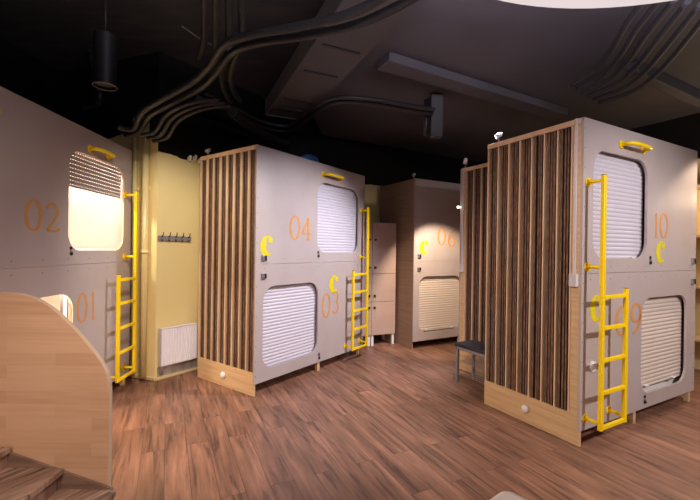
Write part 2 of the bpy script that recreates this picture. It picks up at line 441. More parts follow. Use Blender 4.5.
# painted riser pipes on the wall left of the corner
wl = (K - Vector(P_left1)).normalized(); wn = Vector((wl.y, -wl.x))
for i, (s, r) in enumerate(((.13, .035), (.30, .026))):
    p = K - wl * s + wn * (r + .012)
    mb = MB(); mb.tube([(p.x, p.y, .05), (p.x, p.y, 3.0)], r, 16)
    for z in (1.45,):
        mb.tube([(p.x, p.y, z), (p.x, p.y, z + .04)], r + .008, 16)
    mb.obox((p.x - wn.x * .02, p.y - wn.y * .02, 2.2), (wl.x, wl.y, 0), (wn.x, wn.y, 0), (0, 0, 1), r * .6, .03, .02)
    tag(mb.build('riser_pipe', M['paint_y']), ('thick' if i == 0 else 'slim') + ' yellow painted riser pipe on the wall beside the ladder of capsule 02', 'pipe')

# ------------------------------------------------------------------ sleeping capsules
L0, HT, ZB, ZP, ZS = 2.012, 2.6, .119, .239, 1.365

def ladder(parent, xl, xs, ys=-.12):
    """xl = long rail, xs = short rail (local x)"""
    e = MB()
    lad = MB().box(xl - .017, xl + .017, ys - .014, ys + .014, .165, 2.13).build('ladder', [M['yellow']], parent, .003)
    lad['label'] = 'yellow steel ladder'
    MB().box(xs - .017, xs + .017, ys - .014, ys + .014, .165, 1.245).build('short_rail', M['yellow'], lad, .003)
    a, b = min(xl, xs) + .017, max(xl, xs) - .017
    for z in (.182, .45, .70, .95, 1.19):
        MB().box(a, b, ys - .012, ys + .012, z - .014, z + .014).build('rung', M['yellow'], lad, .002)
    for x, z in ((xl, 2.09), (xl, 1.42), (xl, .215), (xs, .215)):
        mb = MB().tube([(x, ys + .012, z), (x, -.008, z)], .014, 12)
        mb.disc((x, -.0005, z), (0, -1, 0), .036, .008, 20)
        for k in range(4):
            a_ = PI / 4 + k * PI / 2
            mb.disc((x + .026 * math.cos(a_), -.0085, z + .026 * math.sin(a_)), (0, -1, 0), .004, .002, 8, 1)
        mb.build('standoff', [M['yellow'], M['dark_steel']], lad)
    MB().box(xl - .016, xl + .016, ys - .013, ys + .013, 2.13, 2.134).build('end_cap', M['dark_steel'], lad)
    MB().box(xs - .016, xs + .016, ys - .013, ys + .013, 1.245, 1.249).build('end_cap', M['dark_steel'], lad)

def shutter(parent, x0, x1, z0, z1, openz=None, mat=None, perforated=False, gap=.0, y=.05):
    """rolling shutter of curved slats behind the opening; closed down to openz"""
    zb = z0 - .02 + gap if openz is None else openz
    zt = z1 + .03
    mb = MB()
    pitch = .037
    X0, X1 = x0 - .03, x1 + .03
    if not perforated:
        n = int((zt - zb) / pitch) + 1
        prof = []
        for k in range(n):
            zz = zt - k * pitch
            for t in range(5):
                a = t / 5
                prof.append((y + .006 - .0062 * math.sin(PI * a) ** .8, zz - a * pitch))
        prof.append((y + .006, zt - n * pitch))
        prof = [p for p in prof if p[1] >= zb - 1e-6]
        prof.append((prof[-1][0], zb))
        m = len(prof)
        vs = [(X0, p[0], p[1]) for p in prof] + [(X1, p[0], p[1]) for p in prof]
        vs += [(X0, p[0] + .008, p[1]) for p in prof] + [(X1, p[0] + .008, p[1]) for p in prof]
        fs = [(i, i + 1, m + i + 1, m + i) for i in range(m - 1)] + [(2 * m + i + 1, 2 * m + i, 3 * m + i, 3 * m + i + 1) for i in range(m - 1)]
        fs += [(m - 1, 3 * m - 1, 4 * m - 1, 2 * m - 1), (0, m, 3 * m, 2 * m)]
        mb.add(vs, fs)
        o = mb.build('shutter', mat, parent, recalc=True)
    else:
        zz = zt; k = 0
        rows = []
        while zz - pitch > zb:
            mb.box(X0, X1, y, y + .010, zz - pitch + .010, zz)
            # perforated joint: short bridges
            sx = X0; 
            while sx < X1:
                mb.box(sx, min(sx + .017, X1), y + .002, y + .008, zz - pitch, zz - pitch + .010)
                sx += .034
            zz -= pitch
        mb.box(X0, X1, y, y + .012, zb, zz)
        o = mb.build('shutter', mat, parent)
    if openz is not None or gap > .0:
        for fx in (.2, .8):
            xx = x0 + (x1 - x0) * fx
            MB().box(xx - .03, xx + .03, y - .028, y, zb + .012, zb + .02).build('pull_tab', M['white'], o)
    return o

def slats(parent, side, D, post, zt=HT):
    """slatted end: plywood battens with dark brown slats between, plinth below. side = 'left' (x=0) or 'right' (x=L0)"""
    sx = -1 if side == 'left' else 1
    bx = 0 if side == 'left' else L0
    X = lambda d: bx + sx * d
    mb = MB()
    y0 = post + .004; y1 = D - .004
    # backing
    mb.box(X(-.051), X(-.046), y0, y1, ZP, zt - .04, 2)
    n = 8 if not post else 7
    per = (y1 - y0 - .012) / n
    for k in range(n + 1):
        yy = y0 + k * per
        if k == 0 and not post: pass
        mb.box(X(-.046), X(.0), yy, yy + .012, ZP, zt - .04, 1)
        if k < n:
            for j, (o, wdt, dep) in enumerate(((.028, .016, .008), (.056, .015, .012), (.083, .017, .008))):
                if o + wdt > per - .004: continue
                dd = dep + random.uniform(-.004, .004)
                k0 = len(mb.f)
                mb.box(X(-.046), X(-dd), yy + o + random.uniform(-.003, .003), yy + o + wdt + random.uniform(-.002, .002), ZP, zt - .04, 0)
                for q in (k0 + 2, k0 + 4): mb.m[q] = 3  # both side faces take the painted gap shade
    mb.build('slatted_end', [M['slat_dark'], M['slat_light'], M['slat_back'], M['slat_side_shade']], parent)
    MB().box(X(-.045), X(.002), .0208, D, zt - .045, zt - .001).build('top_rail', M['slat_light'], parent, .002)
    pl = MB(); pl.box(X(-.02), X(.0), .0208, D, 0, ZP); pl.box(X(-.02), X(.0), .0, .0208, 0, ZB - .002)
    p = pl.build('plinth', M['birch'], parent, .002)
    kb = MB().sphere((X(.012), .5 * D, .125), .036, 20, 0, (.7, 1, 1))
    kb.disc((X(-.0), .5 * D, .125), (sx, 0, 0), .026, .01)
    kb.build('knob', M['white'], p)
    if post:
        MB().box(X(-.045), X(.0), .0208, post, ZP, zt - .046).build('corner_post', M['birch'], parent, .002)

_sm = []
def screw_mesh():
    if not _sm:
        mb = MB().disc((0, .0003, 0), (0, -1, 0), .0042, .0015, 8)
        me = bpy.data.meshes.new('screw_head'); me.from_pydata(mb.v, [], mb.f); me.materials.append(M['dark_steel']); _sm.append(me)
    return _sm[0]

def pod(name, label, loc, rz, D, cfg, group='numbered sleeping capsules'):
    t = empty(name, label, 'sleeping capsule', loc, rz, group)
    Z = cfg.get('zt', HT)
    uw = cfg.get('up'); lw = cfg.get('low')
    # front face in two panels
    FT = .020
    r = .155
    up_hole = [rrect(uw[0], uw[1], 1.487, 2.368, r)] if uw else []
    lo_hole = [rrect(lw[0], lw[1], .247, 1.124, r)] if lw else []
    mb = MB().plate([(0, ZS + .0015), (L0, ZS + .0015), (L0, Z), (0, Z)], up_hole, 0, FT, 0, 1)
    m2 = MB().plate([(0, ZB), (L0, ZB), (L0, ZS - .0015), (0, ZS - .0015)], lo_hole, 0, FT, 0, 1)
    scr = []
    for xx in (.02, L0 - .02):
        for q in range(8): scr.append((xx, 1.43 + q * .155)); scr.append((xx, .2 + q * .155))
    for q in range(7): scr.append((.12 + q * .29, ZS + .05)); scr.append((.12 + q * .29, ZS - .05))
    edge_m = M['face']
    fu = mb.build('upper_front_panel', [M['face'], M['edge'] if cfg.get('edges') else M['face']], t)
    fl = m2.build('lower_front_panel', [M['face'], M['edge'] if cfg.get('edges') else M['face']], t)
    for fo, zlo, zhi in ((fu, ZS, 9), (fl, 0, ZS)):
        if cfg.get('noscrew'): break
        for xx, zz in scr:
            if zlo < zz < zhi and zz < Z - .03:
                inside = any(h and h[0] - .02 < xx < h[1] + .02 and a < zz < b for h, a, b in ((uw, 1.46, 2.4), (lw, .22, 1.15)))
                if not inside:
                    so_ = bpy.data.objects.new('screw_head', screw_mesh()); COL.objects.link(so_); so_.parent = fo; so_.location = (xx, 0, zz)
    # shell
    sl = cfg.get('slats')
    for side in ('left', 'right'):
        bx = 0 if side == 'left' else L0
        s = 1 if side == 'left' else -1
        if side == sl:
            MB().box(bx + s * .052, bx + s * .066, FT + .001, D - .001, ZP - .02, Z - .021).build('side_lining', M['pod_inner'], t)
        else:
            MB().box(bx, bx + s * .018, FT + .001, D, 0 if cfg.get('side_to_floor') == side else ZB, Z).build('side_panel', M[cfg.get('side_mat', 'birch_dull')], t, .001)
            if cfg.get('side_to_floor') == side:
                MB().box(bx - s * .0012, bx, FT + .002, D, ZS - .002, ZS + .002).build('side_joint', M['dark_steel'], t)
    a, b = (.068 if sl == 'left' else .020), (L0 - .068 if sl == 'right' else L0 - .020)
    MB().box(a, b, D - .018, D, ZB, Z - .02).build('back_panel', M['interior'], t)
    MB().box(.003, L0 - .003, FT + .001, D, Z - .018, Z - .0005).build('roof_panel', M['birch_dull'], t)
    MB().box(a, b, FT + .001, D - .02, 1.36, 1.385).build('bunk_deck', M['interior'], t)
    MB().box(a, b, FT + .001, D - .02, ZB + .001, ZB + .03).build('bottom_deck', M['interior'], t)
    # inner lining on the side ends of open bunks
    for z0 in (.15, 1.386):
        mt = MB().box(a + .01, b - .01, .10, D - .03, z0, z0 + .115)
        mt.build('mattress', M['mattress'], t, .03)
    # legs
    for xx in cfg.get('legs', (.95, 1.965)):
        MB().box(xx - .022, xx + .022, .02, .062, 0, ZB).build('leg', M['birch'], t, .002)
    for xx in (.95, 1.965 if sl != 'right' else .05):
        MB().box(xx - .022, xx + .022, D - .07, D - .03, 0, ZB).build('leg', M['birch'], t, .002)
    # shutters
    if uw: shutter(t, uw[0], uw[1], 1.487, 2.368, cfg.get('up_open'), cfg.get('up_mat', M['shutter']), cfg.get('perf', False), cfg.get('up_gap', 0))
    if lw and not cfg.get('low_open'):
        shutter(t, lw[0], lw[1], .247, 1.124, None, cfg.get('low_mat', M['shutter']), False, cfg.get('low_gap', 0))
    if cfg.get('low_open'):
        MB().box(lw[1] - .03, lw[1] - .018, .03, .06, .2, 1.2).build('shutter_guide', M['shutter_grey'], t)
        MB().box(lw[1] - .012, lw[1] + .03, .06, .10, .2, 1.2).build('inner_post', M['dark_steel'], t)
    # grab handle
    if cfg.get('handle'):
        h0, h1, hz = cfg['handle']
        if cfg.get('hflip'): pass
        mb = MB()
        pts = [(h0, -.008, hz)]
        ln = h1 - h0
        prof = [(0, .008), (.02, .055), (.09, .075), (.3, .085), (.5, .085), (.75, .080), (.93, .072), (.99, .05), (1.0, .008)]
        pts = [(h0 + ln * p, -q, hz) for p, q in prof]
        mb.tube(pts, .017, 12)
        for xx in (h0, h1):
            mb.disc((xx, -.0005, hz), (0, -1, 0), .034, .008, 20)
        mb.build('grab_handle', M['yellow'], t)
    for k, (xx, zz) in enumerate(cfg.get('locks', ())):
        mb = MB()
        mb.disc((xx, -.0005, zz + .022), (0, -1, 0), .014, .006, 14, 0)
        mb.disc((xx + .004, -.0005, zz - .026), (0, -1, 0), .015, .010, 14, 0)
        mb.disc((xx + .002, -.0005, zz - .002), (0, -1, 0), .016, .006, 14, 1)
        mb.build('lock', [M['black'], M['steel']], t)
    for xx, zz in cfg.get('plates', ()):
        mb = MB().box(xx - .028, xx + .028, -.020, 0, zz - .03, zz + .03, 0)
        mb.box(xx + .003, xx + .026, -.026, -.0205, zz - .026, zz + .026, 1)
        mb.build('card_reader', [M['steel'], M['dark_steel']], t, .003)
    if cfg.get('ladder'): ladder(t, *cfg['ladder'])
    for (xx, zz, rr) in cfg.get('vents', ()):
        MB().disc((xx, -.0005, zz), (0, -1, 0), rr, .012, 24).disc((xx, -.0125, zz), (0, -1, 0), rr * .7, .004, 24).build('call_button', M['white'], t)
    for k, (ch, x0, x1, z0, z1) in enumerate(cfg.get('glyphs', ())):
        mb = MB(); glyph(mb, ch, x0, x1, z0, z1, -.002)
        mb.build('number_digit', M['orange'], t, recalc=False)
    for k, (x0, x1, z0, z1) in enumerate(cfg.get('logos', ())):
        mb = MB(); logo(mb, x0, x1, z0, z1, -.002)
        mb.build('crescent_letter', M['logo'], t)
    if sl: slats(t, sl, D, cfg.get('post', 0), Z)
    return t

def ang(th): return PI / 2 - th
# centre capsule (03 / 04)
CX, CY, CT = -.9719, 3.9455, .6225
podC = pod('sleeping_capsule', 'light grey two-storey capsule 04 over 03 beside the radiator', (CX, CY, 0), ang(CT), 1.0, dict(
    up=(.97, 1.865), low=(.11, 1.0), slats='left', up_gap=.0,
    handle=(1.07, 1.42, 2.468), locks=((.99, 1.469), (1.03, .197)), plates=((.108, 1.428), (.108, 1.24)),
    ladder=(1.93, 1.585), vents=((1.885, .575, .032),), legs=(1.05, 1.96),
    glyphs=(('0', .49, .66, 1.635, 1.91), ('4', .685, .86, 1.635, 1.90), ('0', 1.075, 1.25, .655, .965), ('3', 1.275, 1.44, .69, .975)),
    logos=((.055, .235, 1.45, 1.665), (1.21, 1.40, .965, 1.19)), side_mat='face'))
# right capsule (09 / 10)
RX, RY, RT = 1.8273, 3.0158, 1.0711
podR = pod('sleeping_capsule', 'nearest grey capsule 10 over 09 with slatted end, at right', (RX, RY, 0), ang(RT), .955, dict(
    up=(.14, 1.0), low=(.93, 1.822), slats='left', post=.085, up_gap=.012, low_gap=.055,
    up_mat=M['shutter'], low_mat=M['shutter_cream'],
    handle=(.545, .905, 2.458), locks=((1.064, 1.472), (1.0, .203)), plates=((1.93, 1.46), (1.93, 1.25)),
    ladder=(.065, .405), vents=((.163, .615, .042),), legs=(.873, 1.965),
    glyphs=(('1', 1.11, 1.23, 1.68, 1.91), ('0', 1.235, 1.40, 1.68, 1.915), ('0', .50, .70, .82, 1.08), ('9', .73, .94, .82, 1.085)),
    logos=((1.17, 1.34, 1.445, 1.65), (.115, .27, .975, 1.19)), side_mat='birch_dull'))
tr = MB()
tr.box(-.014, -.0005, .045, .067, 1.36, 2.6)
trunk = tr.build('cable_trunking', M['grey_trunk'], podR)
MB().box(-.035, -.0005, .025, .085, 1.26, 1.36).build('junction_box', M['grey_trunk'], podR, .003)
# left capsule (01 / 02)
LX, LY, LT = -2.4572, 4.2927, -.0495
lo = Vector((LX, LY)) - Vector((math.sin(LT), math.cos(LT))) * L0
podL = pod('sleeping_capsule', 'grey capsule 02 over 01 at left with lit open windows', (lo.x, lo.y, 0), ang(LT), .97, dict(
    up=(.99, 1.86), low=(.17, 1.06), slats='left', up_open=2.05, up_mat=M['shutter_grey'], perf=True, low_open=True, edges=True,
    handle=(1.265, 1.555, 2.43), locks=((1.02, 1.487),), ladder=(1.882, 1.552), legs=(.95, 1.955),
    glyphs=(('0', .52, .69, 1.64, 1.875), ('2', .72, .885, 1.64, 1.87), ('0', 1.11, 1.26, .835, 1.10), ('1', 1.28, 1.41, .835, 1.10)),
    logos=((.17, .31, 2.30, 2.47),), side_mat='face'))
# back capsule (06)
pod06 = pod('sleeping_capsule', 'beige lit capsule 06 at the back beside the lockers', (.985, 5.9, 0), ang(RT), .97, dict(
    up=None, low=(.11, 1.0), side_to_floor='left', zt=2.64, low_mat=M['shutter_cream'], low_gap=.03,
    plates=((.10, 1.44), (.10, 1.24)), legs=(1.0, 1.965),
    glyphs=(('0', .47, .64, 1.62, 1.90), ('6', .68, .86, 1.60, 1.86)), logos=((.11, .28, 1.47, 1.69),), side_mat='birch_dull'))
# capsule behind the right one, facing away (07 / 08)
v = Vector((-math.cos(RT), math.sin(RT))); u_ = Vector((math.sin(RT), math.cos(RT)))
o8 = Vector((1.43, 5.0)) + u_ * L0
pod08 = pod('sleeping_capsule', 'capsule with slatted end standing behind capsule 10, facing away', (o8.x, o8.y, 0), ang(RT) + PI, .97, dict(
    up=(.14, 1.0), low=(.93, 1.822), slats='right', post=.085, legs=(.05, 1.0), noscrew=True, side_mat='birch_dull'))
MB().box(L0 + .0005, L0 + .014, .045, .067, 1.36, 2.6).build('cable_trunking', M['grey_trunk'], pod08)
MB().box(L0 + .0005, L0 + .035, .025, .085, 1.26, 1.36).build('junction_box', M['grey_trunk'], pod08, .003)

# lights inside the open left capsule
ux = Vector((math.sin(LT), math.cos(LT))); vx = Vector((-math.cos(LT), math.sin(LT)))
def inL(u, vv, z):
    p = lo + ux * u + vx * vv; return (p.x, p.y, z)
for u, z, pw in ((1.35, 2.50, 55), (.62, 1.29, 60)):
    fix = MB()
    fix.box(u - .25, u + .25, .55, .62, z - .02, z + .03 if z > 2 else z + .02)
    f = fix.build('bunk_lamp', M['glow_warm'], podL)
    f['label'] = 'lit strip lamp in the bunk'
    l = lamp('bunk_light', 'POINT', inL(u, .42, z - .14), pw, (1.0, .90, .76), None, .06)

# ------------------------------------------------------------------ lockers
def lockers():
    a = math.atan2(.39, .921)
    rx, ry = .752, 6.24
    W = .43
    t0 = Vector((rx, ry)) - Vector((math.cos(a), math.sin(a))) * 2 * W
    zs = [.17, .70, 1.15, 1.59, 1.965]
    for c in range(2):
        o = t0 + Vector((math.cos(a), math.sin(a))) * W * c
        t = empty('locker_cabinet', ('left' if c == 0 else 'right') + ' beige four-door locker column, ' + ('partly hidden behind the ladder of capsule 04' if c == 0 else 'touching capsule 06'), 'locker', (o.x, o.y, 0), a, 'beige locker columns')
        MB().box(.001, W - .001, .019, .40, .17, 1.965).build('body', M['locker'], t)
        for k in range(4):
            d = MB().box(.003, W - .003, 0, .018, zs[k] + .003, zs[k + 1] - .003).build('door', M['locker'], t, .0015)
            kx = .05 if c == 1 else W - .05
            kz = zs[k] + .10 if k >= 1 else zs[k + 1] - .09
            MB().disc((kx, 0, kz), (0, -1, 0), .017, .02, 14).build('knob', M['black'], d)
            MB().disc((kx, 0, zs[k + 1] - .12 if k >= 1 else zs[k + 1] - .25), (0, -1, 0), .009, .004, 10).build('keyhole', M['steel'], d)
        for xx in (.03, W - .03):
            for yy in (.04, .36):
                MB().box(xx - .02, xx + .02, yy - .02, yy + .02, 0, .17).build('leg', M['white'], t)
lockers()

# ------------------------------------------------------------------ radiator and hook rail
def on_rad(s, off, z): p = K + du * s + Vector((du.y, -du.x)) * off; return (p.x, p.y, z)
ra = math.atan2(du.y, du.x)
# local: x along wall, y into wall, front faces -y
ro = on_rad(.0, 0, 0)
rad = empty('panel_radiator', 'white ribbed panel radiator on the yellow wall', 'radiator', ro, ra)
mb = MB(); x0, x1, z0, z1 = .02, .46, .175, .60
nr = 13
vs = []; fs = []
xs = []
for k in range(nr):
    a = x0 + (x1 - x0) * k / nr; b = x0 + (x1 - x0) * (k + 1) / nr; w_ = b - a
    xs += [(a, -.085), (a + w_ * .18, -.097), (a + w_ * .82, -.097), (b, -.085)]
n = len(xs)
vs = [(x, y, z0 + .012) for x, y in xs] + [(x, y, z1 - .012) for x, y in xs]
mb.add(vs, [(i, i + 1, n + i + 1, n + i) for i in range(n - 1)])
mb.box(x0, x1, -.0855, -.075, z0, z1)
mb.build('front_panel', M['enamel'], rad)
for xa, xb in ((x0 - .004, x0 - .0002), (x1 + .0002, x1 + .004)): MB().box(xa, xb, -.094, -.03, z0 + .005, z1 + .004).build('side_cover', M['grey_trunk'], rad)
mb = MB().box(x0, x1, -.094, -.03, z1 + .001, z1 + .006)
for k in range(20): mb.box(x0 + .02 + k * .021, x0 + .026 + k * .021, -.085, -.04, z1 + .006, z1 + .008)
mb.build('top_grille', M['enamel'], rad)
MB().box(x0 + .005, x1 - .005, -.045, -.03, z0 + .01, z1 - .005).build('rear_panel', M['enamel'], rad)
for xx in (.1, .38): MB().box(xx - .015, xx + .015, -.03, -.001, .3, .5).build('bracket', M['grey_trunk'], rad)
MB().tube([(x0 + .03, -.06, z0), (x0 + .03, -.06, .10), (x0 + .03, -.02, .07)], .008).build('pipe', M['steel'], rad)

hk = empty('coat_hook_rail', 'steel coat hook rail on the yellow wall above the radiator', 'coat rack', on_rad(.005, 0, 0), ra)
MB().box(.0, .41, -.018, -.001, 1.60, 1.66)  .build('rail', M['grey_metal'], hk, .003)
for k in range(5):
    x = .04 + k * .082
    MB().tube([(x, -.018, 1.645), (x, -.035, 1.65), (x, -.055, 1.67), (x, -.058, 1.70)], .005, 8).tube([(x, -.018, 1.62), (x, -.035, 1.60), (x, -.045, 1.615)], .005, 8).build('hook', M['dark_steel'], hk)

# ------------------------------------------------------------------ staircase in the left foreground
st = empty('staircase', 'dark plank stairs climbing left in the near left corner', 'stairs', (-1.33, 2.2, 0))
RIS, GO, NR = .12, .308, (-1.335, 2.222)
for k in range(5):
    xr = NR[0] - GO * k; zt = RIS * (k + 1)
    # tread and riser, local to empty
    X = xr + 1.33; Y = NR[1] - 2.2
    td = MB().box(X - GO - .03, X, Y - 1.3, Y, zt - .035, zt).build('tread', M['tread'], st, .004)
    MB().box(X - .035, X - .02, Y - 1.3, Y, zt - RIS, zt - .036).build('riser', M['tread'], st)
sk = [(NR[0] + 1.33 - .03, .0), (NR[0] + 1.33 - .03, .122), (NR[0] + 1.33 - GO * 4.7, .122 + .335 * (GO * 4.7 - .03)), (NR[0] + 1.33 - GO * 4.7, 0)]
MB().plate(sk, [], NR[1] - 2.2 + .001, NR[1] - 2.2 + .016).build('stringer', M['stringer'], st)
outline = [(0, 293), (12, 293.4), (22, 295), (35, 299), (48, 306.5), (60, 316), (72, 328), (83, 340), (93, 352), (101, 363), (106, 373), (108.6, 383), (109.3, 395)]
PY = 2.243
def to_panel(x, y):
    a = (x - 350) / 383.2; b = -(y - 250) / 383.2
    cr, sr = math.cos(_roll), math.sin(_roll)
    X = a * cr + b * sr; U = -a * sr + b * cr
    return (X * PY, H_CAM + U * PY)
pp = [to_panel(*p) for p in outline]
xr = pp[-1][0]
poly = [(xr, 0.0)] + [(x, z) for x, z in reversed(pp)] + [(-2.30, pp[0][1] + .004), (-2.30, 0.0)]
poly[1] = (xr, poly[1][1])
pn = MB().plate(poly, [], 0, .03, 0, 1)
p = pn.build('stair_side_panel', [M['stairpanel'], M['edge']], None, .002)
p.location = (0, PY, 0)
tag(p, 'honey wood panel with a curved top screening the stairs', 'panel')

# ------------------------------------------------------------------ bench with shoe rack (behind, beside slatted capsule)
bo = Vector((1.43, 5.0)) - v * .98      # near corner of the rear capsule's slatted end
bd = v                                   # runs away from camera along the slats
bn = -u_                                 # outwards (left)
bench = empty('bench', 'low metal shoe bench with black padded seat by the slatted end', 'bench', (1.53, 3.97, 0), math.atan2(v.y, v.x))
# local x along v, local y = left of v (outwards)
BX0, BX1, BY0, BY1, BZ = .03, .58, -.29, .0, .42
sb = MB().box(BX0 - .01, BX1 + .01, BY0 - .01, BY1 + .01, BZ, BZ + .045).build('seat', M['fabric_black'], bench, .015)
MB().box(BX0, BX1, BY1 - .022, BY1, BZ - .03, BZ).box(BX0, BX1, BY0, BY0 + .022, BZ - .03, BZ).box(BX0, BX0 + .022, BY0, BY1, BZ - .03, BZ).box(BX1 - .022, BX1, BY0, BY1, BZ - .03, BZ).build('frame', M['grey_metal'], bench)
for xx in (BX0, BX1 - .03):
    for yy in (BY0, BY1 - .03):
        MB().box(xx, xx + .03, yy, yy + .03, 0, BZ - .03).build('leg', M['grey_metal'], bench)
for zz in (.10, .25):
    mb = MB()
    for k in range(6):
        yy = BY0 + .02 + k * (BY1 - BY0 - .04) / 5
        mb.box(BX0 + .03, BX1 - .03, yy - .004, yy + .004, zz, zz + .008)
    mb.build('shelf', M['steel'], bench)

# ------------------------------------------------------------------ shelving at right
sh = empty('shelf_unit', 'pale wood shelving against the yellow wall behind capsule 10', 'shelves', (rw0.x - rd.x * .9, rw0.y - rd.y * .9, 0), math.atan2(rd.y, rd.x))
for z in (.44, 1.11, 1.76, 2.4):
    MB().box(0, 1.9, -.34, -.01, z - .015, z + .015).build('shelf', M['birch'], sh, .002)
for x in (0, .95, 1.9):
    MB().box(x - .012, x + .012, -.34, -.01, 0, 2.45).build('upright', M['birch'], sh, .002)
lamp('shelf_light', 'POINT', (4.35, 4.35, 2.2), 18, (1.0, .82, .55), size=.1)

# ------------------------------------------------------------------ ceiling services
def ray(x, y):
    a = (x - 350) / 383.2; b = -(y - 250) / 383.2
    cr, sr = math.cos(_roll), math.sin(_roll)
    return Vector((a * cr + b * sr, 1 - 0.0015 * 0, -a * sr + b * cr))
def atz(x, y, z):
    d = ray(x, y); t = (z - H_CAM) / d.z; return Vector((d.x * t, d.y * t, z))
def smooth_path(P, n=6):
    P = [P[0]] + P + [P[-1]]; out = []
    for i in range(1, len(P) - 2):
        for k in range(n):
            t = k / n; a, b, c, d = P[i - 1], P[i], P[i + 1], P[i + 2]
            out.append(.5 * ((2 * b) + (c - a) * t + (2 * a - 5 * b + 4 * c - d) * t * t + (3 * b - a - 3 * c + d) * t ** 3))
    out.append(P[-2]); return out
def cable(pix, r, label, name='conduit', group='black conduits under the ceiling', mat='black_tube', cat='cable'):
    P = [atz(x, y, z) for x, y, z in pix]
    Q = smooth_path(P)
    mb = MB()
    if mat == 'black_tube':
        # finely ribbed hose
        fine = smooth_path(P, 14)
        mb.tube(fine, r, 10, radii=[r * (1 + .04 * (i % 2)) for i in range(len(fine))])
    else:
        mb.tube(Q, r, 8)
    return tag(mb.build(name, M[mat]), label, cat, group)
# big pair sweeping from left to top centre
cable([(118, 128, 2.72), (133, 129, 2.72), (142, 113, 2.80), (160, 101, 2.86), (192, 83, 2.95), (210, 66, 3.0), (224, 46, 3.0), (250, 36, 3.0), (300, 27, 3.0), (350, 14, 3.0), (392, -8, 3.0), (440, -40, 3.0)], .028, 'upper of two thick black hoses sweeping from left wall to top centre', 'ventilation_hose')
cable([(126, 136, 2.70), (140, 131, 2.72), (150, 116, 2.80), (172, 104, 2.88), (200, 89, 2.98), (216, 74, 3.02), (233, 53, 3.02), (262, 43, 3.02), (310, 36, 3.02), (360, 24, 3.02), (410, 0, 3.02), (455, -32, 3.02)], .028, 'lower of two thick black hoses sweeping from left wall to top centre', 'ventilation_hose')
for k, (dx, dy) in enumerate(((13, 5), (19, 8), (25, 11))):
    cable([(128 + dx, 131 + dy, 2.66), (142 + dx, 127 + dy, 2.70), (152 + dx, 112 + dy, 2.80), (166 + dx, 103 + dy, 2.85), (185 + dx, 97 + dy, 2.9), (205 + dx, 96 + dy, 2.95)],
          .02, ['topmost', 'middle', 'lowest'][k] + ' of three short black conduits dropping towards the yellow corner')
cable([(196, 97, 3.14), (215, 103, 3.14), (235, 113, 3.14), (262, 127, 3.14), (290, 131, 3.14), (311, 117, 3.14), (335, 103, 3.14), (371, 103.5, 3.14), (408, 110, 3.14), (432, 114, 3.14)], .03, 'black conduit sagging under the flat duct and running to the box', 'conduit')
cable([(205, 93, 3.14), (225, 102, 3.14), (248, 116, 3.14), (268, 124, 3.14), (290, 126, 3.14), (309, 112, 3.14), (334, 99, 3.14), (371, 100, 3.14), (410, 106.5, 3.14), (434, 110, 3.14)], .022, 'thinner black conduit running just above the sagging one', 'conduit')
cable([(232, 112, 3.0), (250, 126, 3.0), (270, 138, 3.0), (287, 144, 3.0)], .055, 'short thick black hose ending open above capsule 04', 'ventilation_hose')
for k, x in enumerate((203, 216, 229, 242)):
    pts = [(x, -14, 3.2), (x, 15, 3.2), (x, 38, 3.2), (x - 1, 48, 3.2)]
    if k == 0: pts = [(x + 2, -14, 3.2), (x + 2, 20, 3.2), (x + 1, 42, 3.2), (x - 4, 58, 3.2)]
    if k in (2, 3):
        pass
    cable(pts, .028, ['first', 'second', 'third', 'fourth'][k] + ' from left of four straight black pipes crossing to the top edge', 'pipe', 'straight black pipes at top left', cat='pipe')
for k, x in enumerate((222, 231)):
    cable([(x + 8, 50, 3.12), (x + 3, 62, 3.12), (x, 75, 3.12), (x + 2, 90, 3.12), (x + 9, 102, 3.12)], .026, ['left', 'right'][k] + ' one of two black hoses curving down below the thick pair', 'ventilation_hose')
cable([(182, 27, 3.3), (205, 42, 3.25), (225, 50, 3.2), (244, 51, 3.2)], .006, 'thin grey wire slung across the black pipes', 'wire', None, 'grey_metal')
cable([(90, 50, 3.76), (95, 70, 3.5), (98, 88, 3.3), (100, 96, 3.2), (97, 106, 3.1), (86, 109, 3.0)], .03, 'black hose looping down beside the hanging cylinder at left')
# hanging cylinder lamp with a pale ring, top left
c0 = atz(105, 87, 2.85)
hl = empty('cylinder_lamp', 'unlit black hanging cylinder lamp with pale lower ring, top left', 'lamp', (c0.x, c0.y, 2.85))
MB().tube([(0, 0, 0), (0, 0, .42)], .085, 24, cap=False).tube([(0, 0, .02), (0, 0, .03)], .083, 24).build('body', M['black_cable'], hl)
mb = MB()
mb.tube([(.087 * math.cos(a * PI / 14), .087 * math.sin(a * PI / 14), .0) for a in range(29)], .0035, 6, cap=False); mb.build('ring', M['grey_metal'], hl)
MB().tube([(0, 0, .42), (0, 0, ZC - 2.85)], .008, 8).build('rod', M['black_cable'], hl)
# flat duct
q = [atz(265, 117, 3.2), atz(304, 119, 3.2), atz(396, 17, 3.2), atz(331, 31, 3.2)]
a_ = (q[0]); ax = ((q[3] + q[2]) / 2 - (q[0] + q[1]) / 2); ax.z = 0; ln = ax.length + .5; ax.normalize(); ay = Vector((-ax.y, ax.x, 0))
cen0 = (q[0] + q[1]) / 2
mb = MB()
mb.obox(cen0 + ax * ln / 2 + Vector((0, 0, .1)), ax, ay, (0, 0, 1), ln / 2, .235, .1, 0)
for s in (.30, .62, 1.35, 1.85):
    mb.obox(cen0 + ax * s + Vector((0, 0, -.006)), ax, ay, (0, 0, 1), .012, .17, .004, 1)
for s in (.0, ln): mb.obox(cen0 + ax * s + Vector((0, 0, .1)), ax, ay, (0, 0, 1), .012, .245, .11, 0)
tag(mb.build('air_duct', [M['duct'], M['black']]), 'wide flat dark grey air duct slanting under the ceiling', 'duct')
